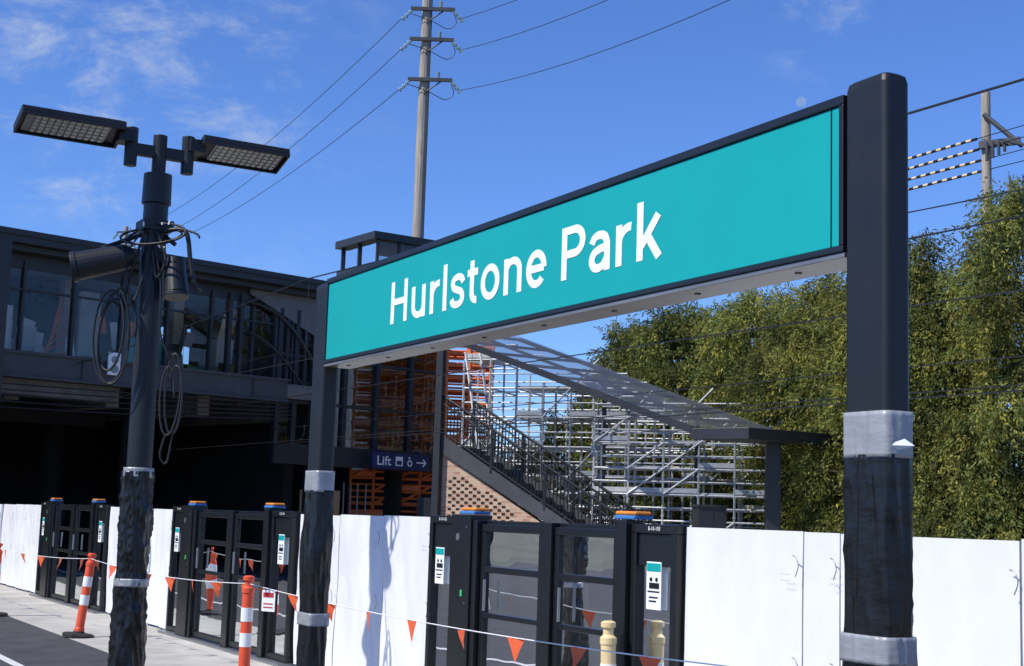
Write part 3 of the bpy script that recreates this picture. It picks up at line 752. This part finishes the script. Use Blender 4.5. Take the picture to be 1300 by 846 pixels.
scaffold('scaffolding','galv',2.2,36.4,-0.30,5,0.9,1,0.8,lambda t:4.1-0.8*t,0.35,seed=9,lev=0.65,rr=0.03)
scaffold('scaffolding','scafor',-4.6,41.8,0.1,6,0.68,2,0.6,lambda t:6.6,0.6,seed=2,lev=0.38,plm='scafor',rr=0.045)
G=grp('ladder'); b=MB()
for dx in (-0.2,0.2): b.cyl((-0.4+dx,37.2,2.2),(-1.05+dx,38.6,6.0),0.04,6)
for i in range(14):
    t=i/14; x=-0.4-0.65*t; y=37.2+1.4*t; z=2.2+3.8*t; b.cyl((x-0.2,y,z),(x+0.2,y,z),0.02,5)
b.make('rails_and_rungs','galv',G)
PF=grp('palisade_fence',rz=YAW); b=MB(); y=18.0
while y<46: b.box(26.8,26.83,y,y+0.05,1.2,4.3); y+=0.16
b.box(26.83,26.87,18,46,3.9,3.96); b.box(26.83,26.87,18,46,2.0,2.06); b.make('pales','bldg',PF)
C=grp('equipment_cabinet',(4.9,34.5,0),0.2); b=MB(); b.box(-0.35,0.35,-0.25,0.25,0,1.95); b.box(-0.38,0.38,-0.28,0.28,1.95,2.02); b.box(-0.01,0.01,-0.262,-0.25,0.1,1.9); b.make('body','bldg',C,bevel=0.01)

# ---------------------------------------------------------------- utility poles and wires
def upole(x,y,h,r,rz,arms,name='utility_pole'):
    G=grp(name,(x,y,-1.2),rz); b=MB(); b.cyl((0,0,0),(0,0,h+1.2),r*1.2,14,r*0.85); b.make('pole','wood',G,smooth=False)
    if not arms: return
    a=MB(); ins=MB()
    for z in arms:
        zz=z+1.2
        a.box(-0.55,1.0,-0.27,-0.17,zz-0.06,zz+0.06); a.cyl((0.0,-0.2,zz-0.5),(0.6,-0.2,zz-0.05),0.025,6)
        for xx in (-0.5,0.95):
            for k in range(6): ins.cyl((xx+0.06*k*(1 if xx>0 else -1),-0.22,zz-0.08-k*0.06),(xx+0.06*(k+0.6)*(1 if xx>0 else -1),-0.22,zz-0.11-k*0.06),0.085 if k%2 else 0.05,10)
        for xx in (0.5,): 
            for k in range(3): ins.cyl((xx,-0.22,zz+0.07+k*0.08),(xx,-0.22,zz+0.12+k*0.08),0.06,10)
    a.make('cross_arms','bldg2',G); ins.make('insulators','ceram',G)
    c=MB()
    for z in arms:
        c.tube(smooth([Vector((0.95,-0.22,z+1.1)),Vector((1.05,-0.22,z+0.7)),Vector((0.75,-0.22,z+0.5)),Vector((0.2,-0.25,z+0.75)),Vector((-0.5,-0.22,z+1.0))]),0.014,5)
    c.cyl((0.22,-0.15,2),(0.18,-0.15,h),0.02,6); c.make('jumper_cables','cable',G)
upole(-3.35,48,21.5,0.20,0.0,(16.55,18.0,19.1))
upole(-26.5,95,20.3,0.18,-0.4,(19.9,18.9))
upole(11.46,33.8,12.3,0.13,-0.6,())
G=grp('pole_top_bracket',(11.46,33.8,0),-0.6); b=MB()
b.box(-0.12,0.85,-0.22,-0.12,10.85,11.03); b.cyl((0.0,-0.17,11.7),(0.9,-0.17,10.8),0.06,8); 
for k in range(4): b.cyl((0.1+0.14*k,-0.3,10.5+0.06*k),(0.1+0.14*k,-0.3,10.95),0.04,8)
b.make('bracket','bldg2',G)
OW=grp('power_lines'); b=MB()
for dx,z in ((-0.8,16.2),(-0.8,17.65),(-0.8,18.8)):
    b.tube(sag((-3.35+dx,47.8,z),(-27,95,z-16.2+18.2 if z<17 else z+0.8),1.2,24),0.013,5)
for dx,z in ((1.25,16.2),(1.25,17.65),(1.25,18.8)):
    b.tube(sag((-3.35+dx,47.8,z),(19.7,1,z+0.3),2.6,24),0.011,5)
b.tube(sag((-27,95,19),(-60,160,18),1,8),0.03,5); b.make('conductors','cable',OW)
CW=grp('overhead_line_wires',rz=YAW); b=MB()
def run(x,z,r,s=0.0,span=30,x2=None):
    y=-10
    while y<95:
        b.tube(sag((x,y,z+s),(x,y+span,z+s),s,10) if s else [Vector((x,y,z)),Vector((x,y+span,z))],r,5); y+=span
run(8.2,3.85,0.008); run(8.2,4.85,0.011,0.25); run(12.2,4.15,0.010); run(12.2,5.2,0.009,0.3); run(13.6,3.25,0.010); run(10.3,2.9,0.006); run(13.9,3.7,0.008)
for y in range(-4,60,6):
    b.cyl((8.2,y,3.85),(8.2,y,5.0),0.004,4); b.cyl((12.2,y+2,4.15),(12.2,y+2,5.4),0.005,4)
b.make('wires','cable',CW)
TT=grp('tiger_tail_lines'); by=MB(); bb=MB()
for k,z in enumerate((11.14,10.88,10.6,10.34)):
    p=Vector((11.4+0.05*k,33.6,z)); d=Vector((-SY,CY,-0.02+0.004*k))
    i=0; t=0.3
    while t<6:
        (by if i%2 else bb).cyl(p+d*t,p+d*(t+0.16),0.036,7); t+=0.16; i+=1
    bb.cyl(p+d*6,p+d*50,0.012,5); bb.cyl(p,p+d*0.3,0.012,5); bb.cyl(p,p-d*45,0.012,5)
by.make('pale_sleeves','bolyellow',TT); bb.make('dark_sleeves','cable',TT)

# ---------------------------------------------------------------- trees
def tree(name,x,y,z0,h,r,seed,n,base_col=(0.17,0.19,0.05),low=0.06,leafL=0.105,leafW=0.019,ncl=110,per_s=20):
    R=np.random.default_rng(seed); G=grp(name,(x,y,z0)); b=MB(); Rr=random.Random(seed)
    tp=[Vector((0.12*math.sin(k*1.3+seed),0.1*math.cos(k*1.7+seed),h*0.9*k/8)) for k in range(9)]
    for k in range(8): b.cyl(tp[k],tp[k+1],0.20*h/8*(1-k/9.5),9,0.20*h/8*(1-(k+1)/9.5))
    cl=[]
    for k in range(ncl):
        t=low+(1-low)*(k+0.5)/ncl; zz=h*t*0.97
        prof=(math.sin(math.pi*min(1,max(0,(t*0.86+0.12))))**0.55)
        a=k*2.399+Rr.uniform(-0.4,0.4); rad=r*prof*Rr.uniform(0.45,1.10)
        cr=r*Rr.uniform(0.12,0.28)*(0.75+0.25*prof)
        c=Vector((rad*math.cos(a),rad*math.sin(a),zz+Rr.uniform(-0.3,0.3))); cl.append((c,cr,Rr.uniform(0.5,1.6)))
        if k%2==0:
            s=tp[min(8,int(t*7.5))]; mid=s.lerp(c,0.5)+Vector((0,0,0.15*rad)); b.cyl(s,mid,0.05,6,0.035); b.cyl(mid,c,0.035,5,0.012)
    b.make('trunk_and_limbs','bark',G)
    ns=max(4,n//(ncl*per_s)); V=[];C=[]
    for c,cr,br in cl:
        d=R.normal(size=(ns,3)); d/=np.linalg.norm(d,axis=1)[:,None]
        rad=cr*(R.random(ns)**0.4)*(1+0.2*R.normal(size=ns))
        P0=np.array(c)+d*rad[:,None]*np.array([1,1,1.5])
        out=np.array([c.x,c.y,0.0]); out/= (np.linalg.norm(out)+1e-6)
        S=0.5*d+0.4*out+np.array([0,0,-0.8])+0.3*R.normal(size=(ns,3)); S/=np.linalg.norm(S,axis=1)[:,None]
        SL=(0.28+0.45*R.random(ns))
        sb=0.6+0.8*R.random(ns)
        idx=np.repeat(np.arange(ns),per_s); u=R.random(ns*per_s)
        P=P0[idx]+S[idx]*(u*SL[idx])[:,None]; P[:,2]-=0.35*(u*SL[idx])**2; P+=0.05*R.normal(size=P.shape)
        m=len(idx)
        ax=S[idx]+0.7*R.normal(size=(m,3))+np.array([0,0,-0.25]); ax/=np.linalg.norm(ax,axis=1)[:,None]
        sd=np.cross(ax,R.normal(size=(m,3))); sd/=np.linalg.norm(sd,axis=1)[:,None]
        L=leafL*(0.5+R.random(m))[:,None]; Wd_=leafW*(0.6+0.8*R.random(m))[:,None]
        q=np.stack([P,P+ax*L*0.45+sd*Wd_,P+ax*L,P+ax*L*0.45-sd*Wd_],axis=1); V.append(q.reshape(-1,3))
        k=br*sb[idx]*(0.75+0.5*R.random(m)); hue=np.clip(sb[idx]-0.6+0.3*R.random(m),0,1)
        col=np.stack([base_col[0]*k*(0.75+0.5*hue),base_col[1]*k,base_col[2]*k*(0.7+0.5*(1-hue)),np.ones(m)],axis=1); C.append(np.repeat(col,4,axis=0))
    V=np.concatenate(V); C=np.concatenate(C); nq=len(V)//4
    me=bpy.data.meshes.new('leaves'); me.vertices.add(len(V)); me.vertices.foreach_set('co',V.ravel().astype(np.float32))
    me.loops.add(nq*4); me.loops.foreach_set('vertex_index',np.arange(nq*4,dtype=np.int32))
    me.polygons.add(nq); me.polygons.foreach_set('loop_start',np.arange(0,nq*4,4,dtype=np.int32)); me.polygons.foreach_set('loop_total',np.full(nq,4,dtype=np.int32))
    me.update(calc_edges=True); at=me.color_attributes.new('Col','FLOAT_COLOR','POINT'); at.data.foreach_set('color',C.ravel().astype(np.float32))
    me.materials.append(M['leaf']); o=bpy.data.objects.new('leaves',me); scene.collection.objects.link(o); o.parent=G
tree('cypress_tree',11.4,31.0,0.2,9.0,2.3,11,125000)
tree('cypress_tree',9.3,33.3,0.2,8.2,2.1,12,120000)
tree('cypress_tree',13.6,34.0,0.8,9.6,2.4,18,30000,ncl=60)
tree('cypress_tree',8.5,36.2,0.6,7.3,2.2,13,110000)
tree('cypress_tree',6.9,39.0,0.9,7.2,2.1,14,100000)
tree('cypress_tree',5.3,42.5,1.4,6.7,2.0,15,75000,(0.14,0.165,0.045),leafL=0.13,leafW=0.022)
tree('cypress_tree',3.9,45.0,1.4,6.3,1.7,16,65000,(0.14,0.165,0.045),leafL=0.13,leafW=0.022)
tree('cypress_tree',10.8,40.0,1.4,7.4,2.6,17,40000,(0.10,0.12,0.03),ncl=60,leafL=0.2,leafW=0.04)
tree('shrub',10.3,31.2,0.0,3.0,1.5,22,34000,(0.14,0.16,0.045),ncl=34)
tree('shrub',2.2,46.5,1.0,4.0,1.8,23,18000,(0.08,0.09,0.03),ncl=24,leafL=0.15,leafW=0.03)
DT=np.random.default_rng(5); mb=MB()
for i in range(9000):
    t=DT.random(); x=-80+190*t; y=105+DT.random()*10; z=DT.random()**0.7*(6+2.5*noise.noise(Vector((x*0.07,0,0))))-1
    s=0.5+DT.random()*0.5; d=DT.normal(size=(3,3))*s; p=np.array([x,y,z]); mb.add([tuple(p+d[0]),tuple(p+d[1]),tuple(p+d[2])],[(0,1,2)])
mb.make('distant_trees',mat('distant_foliage',(0.06,0.075,0.03),0.8,0,0.5,0.5))

# ---------------------------------------------------------------- moon
md=Vector((0.192,0.938,0.288))*900
bpy.ops.mesh.primitive_uv_sphere_add(segments=32,ring_count=16,radius=3.2,location=md); mo=bpy.context.object; mo.name='moon'
mm=bpy.data.materials.new('moon_surface'); mm.use_nodes=True; nn=mm.node_tree.nodes; ll=mm.node_tree.links
nn.remove(nn['Principled BSDF']); em_=nn.new('ShaderNodeEmission'); em_.inputs[0].default_value=(0.34,0.52,0.92,1); em_.inputs[1].default_value=0.75
nzz=nn.new('ShaderNodeTexNoise'); nzz.inputs['Scale'].default_value=0.4; tcm=nn.new('ShaderNodeTexCoord'); ll.new(tcm.outputs['Object'],nzz.inputs['Vector'])
trn=nn.new('ShaderNodeBsdfTransparent'); mxx=nn.new('ShaderNodeMixShader'); ll.new(nzz.outputs['Fac'],mxx.inputs[0]); ll.new(trn.outputs[0],mxx.inputs[1]); ll.new(em_.outputs[0],mxx.inputs[2])
ll.new(mxx.outputs[0],[x for x in nn if x.type=='OUTPUT_MATERIAL'][0].inputs['Surface']); mo.data.materials.append(mm)

# ---------------------------------------------------------------- world + sun
EL=math.radians(48); sd=Vector((-CY*math.cos(EL),-SY*math.cos(EL),math.sin(EL)))
w=bpy.data.worlds.new('World'); scene.world=w; w.use_nodes=True; n=w.node_tree.nodes; l=w.node_tree.links
bg=n['Background']; bg.inputs[1].default_value=0.112
sky=n.new('ShaderNodeTexSky'); sky.sky_type='NISHITA'; sky.sun_disc=False; sky.sun_elevation=EL; sky.sun_rotation=math.atan2(sd.x,sd.y)
sky.air_density=1.0; sky.dust_density=0.15; sky.ozone_density=3.0
tc=n.new('ShaderNodeTexCoord')
mp=n.new('ShaderNodeMapping'); mp.inputs['Scale'].default_value=(3.0,3.0,6.0); mp.inputs['Rotation'].default_value=(0,math.radians(25),0); mp.inputs['Location'].default_value=(0.4,0.0,0.3)
l.new(tc.outputs['Generated'],mp.inputs[0])
nz=n.new('ShaderNodeTexNoise'); nz.inputs['Scale'].default_value=4.6; nz.inputs['Detail'].default_value=11; nz.inputs['Roughness'].default_value=0.68; nz.inputs['Distortion'].default_value=0.25
l.new(mp.outputs[0],nz.inputs['Vector'])
mr=n.new('ShaderNodeMapRange'); mr.inputs[1].default_value=0.44; mr.inputs[2].default_value=0.78; mr.interpolation_type='SMOOTHSTEP'; l.new(nz.outputs['Fac'],mr.inputs[0])
def mask(c,r0,r1):
    d=n.new('ShaderNodeVectorMath'); d.operation='DISTANCE'; d.inputs[1].default_value=c; l.new(tc.outputs['Generated'],d.inputs[0])
    m_=n.new('ShaderNodeMapRange'); m_.interpolation_type='SMOOTHSTEP'; m_.inputs[1].default_value=r1; m_.inputs[2].default_value=r0; l.new(d.outputs['Value'],m_.inputs[0]); return m_
m1=mask((-0.27,0.913,0.29),0.05,0.22); m2=mask((0.2,0.918,0.35),0.0,0.07)
ad=n.new('ShaderNodeMath'); ad.operation='MAXIMUM'; l.new(m1.outputs[0],ad.inputs[0]); l.new(m2.outputs[0],ad.inputs[1])
mu=n.new('ShaderNodeMath'); mu.operation='MULTIPLY'; l.new(ad.outputs[0],mu.inputs[0]); l.new(mr.outputs[0],mu.inputs[1])
mu2=n.new('ShaderNodeMath'); mu2.operation='MULTIPLY'; mu2.inputs[1].default_value=0.7; l.new(mu.outputs[0],mu2.inputs[0])
hs=n.new('ShaderNodeMix'); hs.data_type='RGBA'; hs.blend_type='MULTIPLY'; hs.inputs[0].default_value=1.0; hs.inputs[7].default_value=(0.66,0.93,1.5,1); l.new(sky.outputs[0],hs.inputs[6])
mx=n.new('ShaderNodeMix'); mx.data_type='RGBA'; mx.inputs[7].default_value=(5.4,6.0,7.0,1); l.new(mu2.outputs[0],mx.inputs[0]); l.new(hs.outputs[2],mx.inputs[6]); l.new(mx.outputs[2],bg.inputs[0])
L=bpy.data.lights.new('sun','SUN'); L.energy=5.0; L.angle=math.radians(0.53); L.color=(1.0,0.95,0.86)
lo=bpy.data.objects.new('sun',L); scene.collection.objects.link(lo); lo.rotation_euler=(-sd).to_track_quat('-Z','Y').to_euler()

# ---------------------------------------------------------------- camera
cam=bpy.data.cameras.new('camera'); cam.lens=1800/1300*36; cam.sensor_width=36; cam.clip_end=5000; cam.clip_start=0.05
co=bpy.data.objects.new('camera',cam); scene.collection.objects.link(co)
R3=Matrix.Rotation(math.radians(90+7.35),4,'X')@Matrix.Rotation(0.032,4,'Z')
co.matrix_world=Matrix.Translation((0,0,1.6))@R3
scene.camera=co
scene.view_settings.view_transform='Standard'; scene.view_settings.look='None'; scene.view_settings.exposure=0
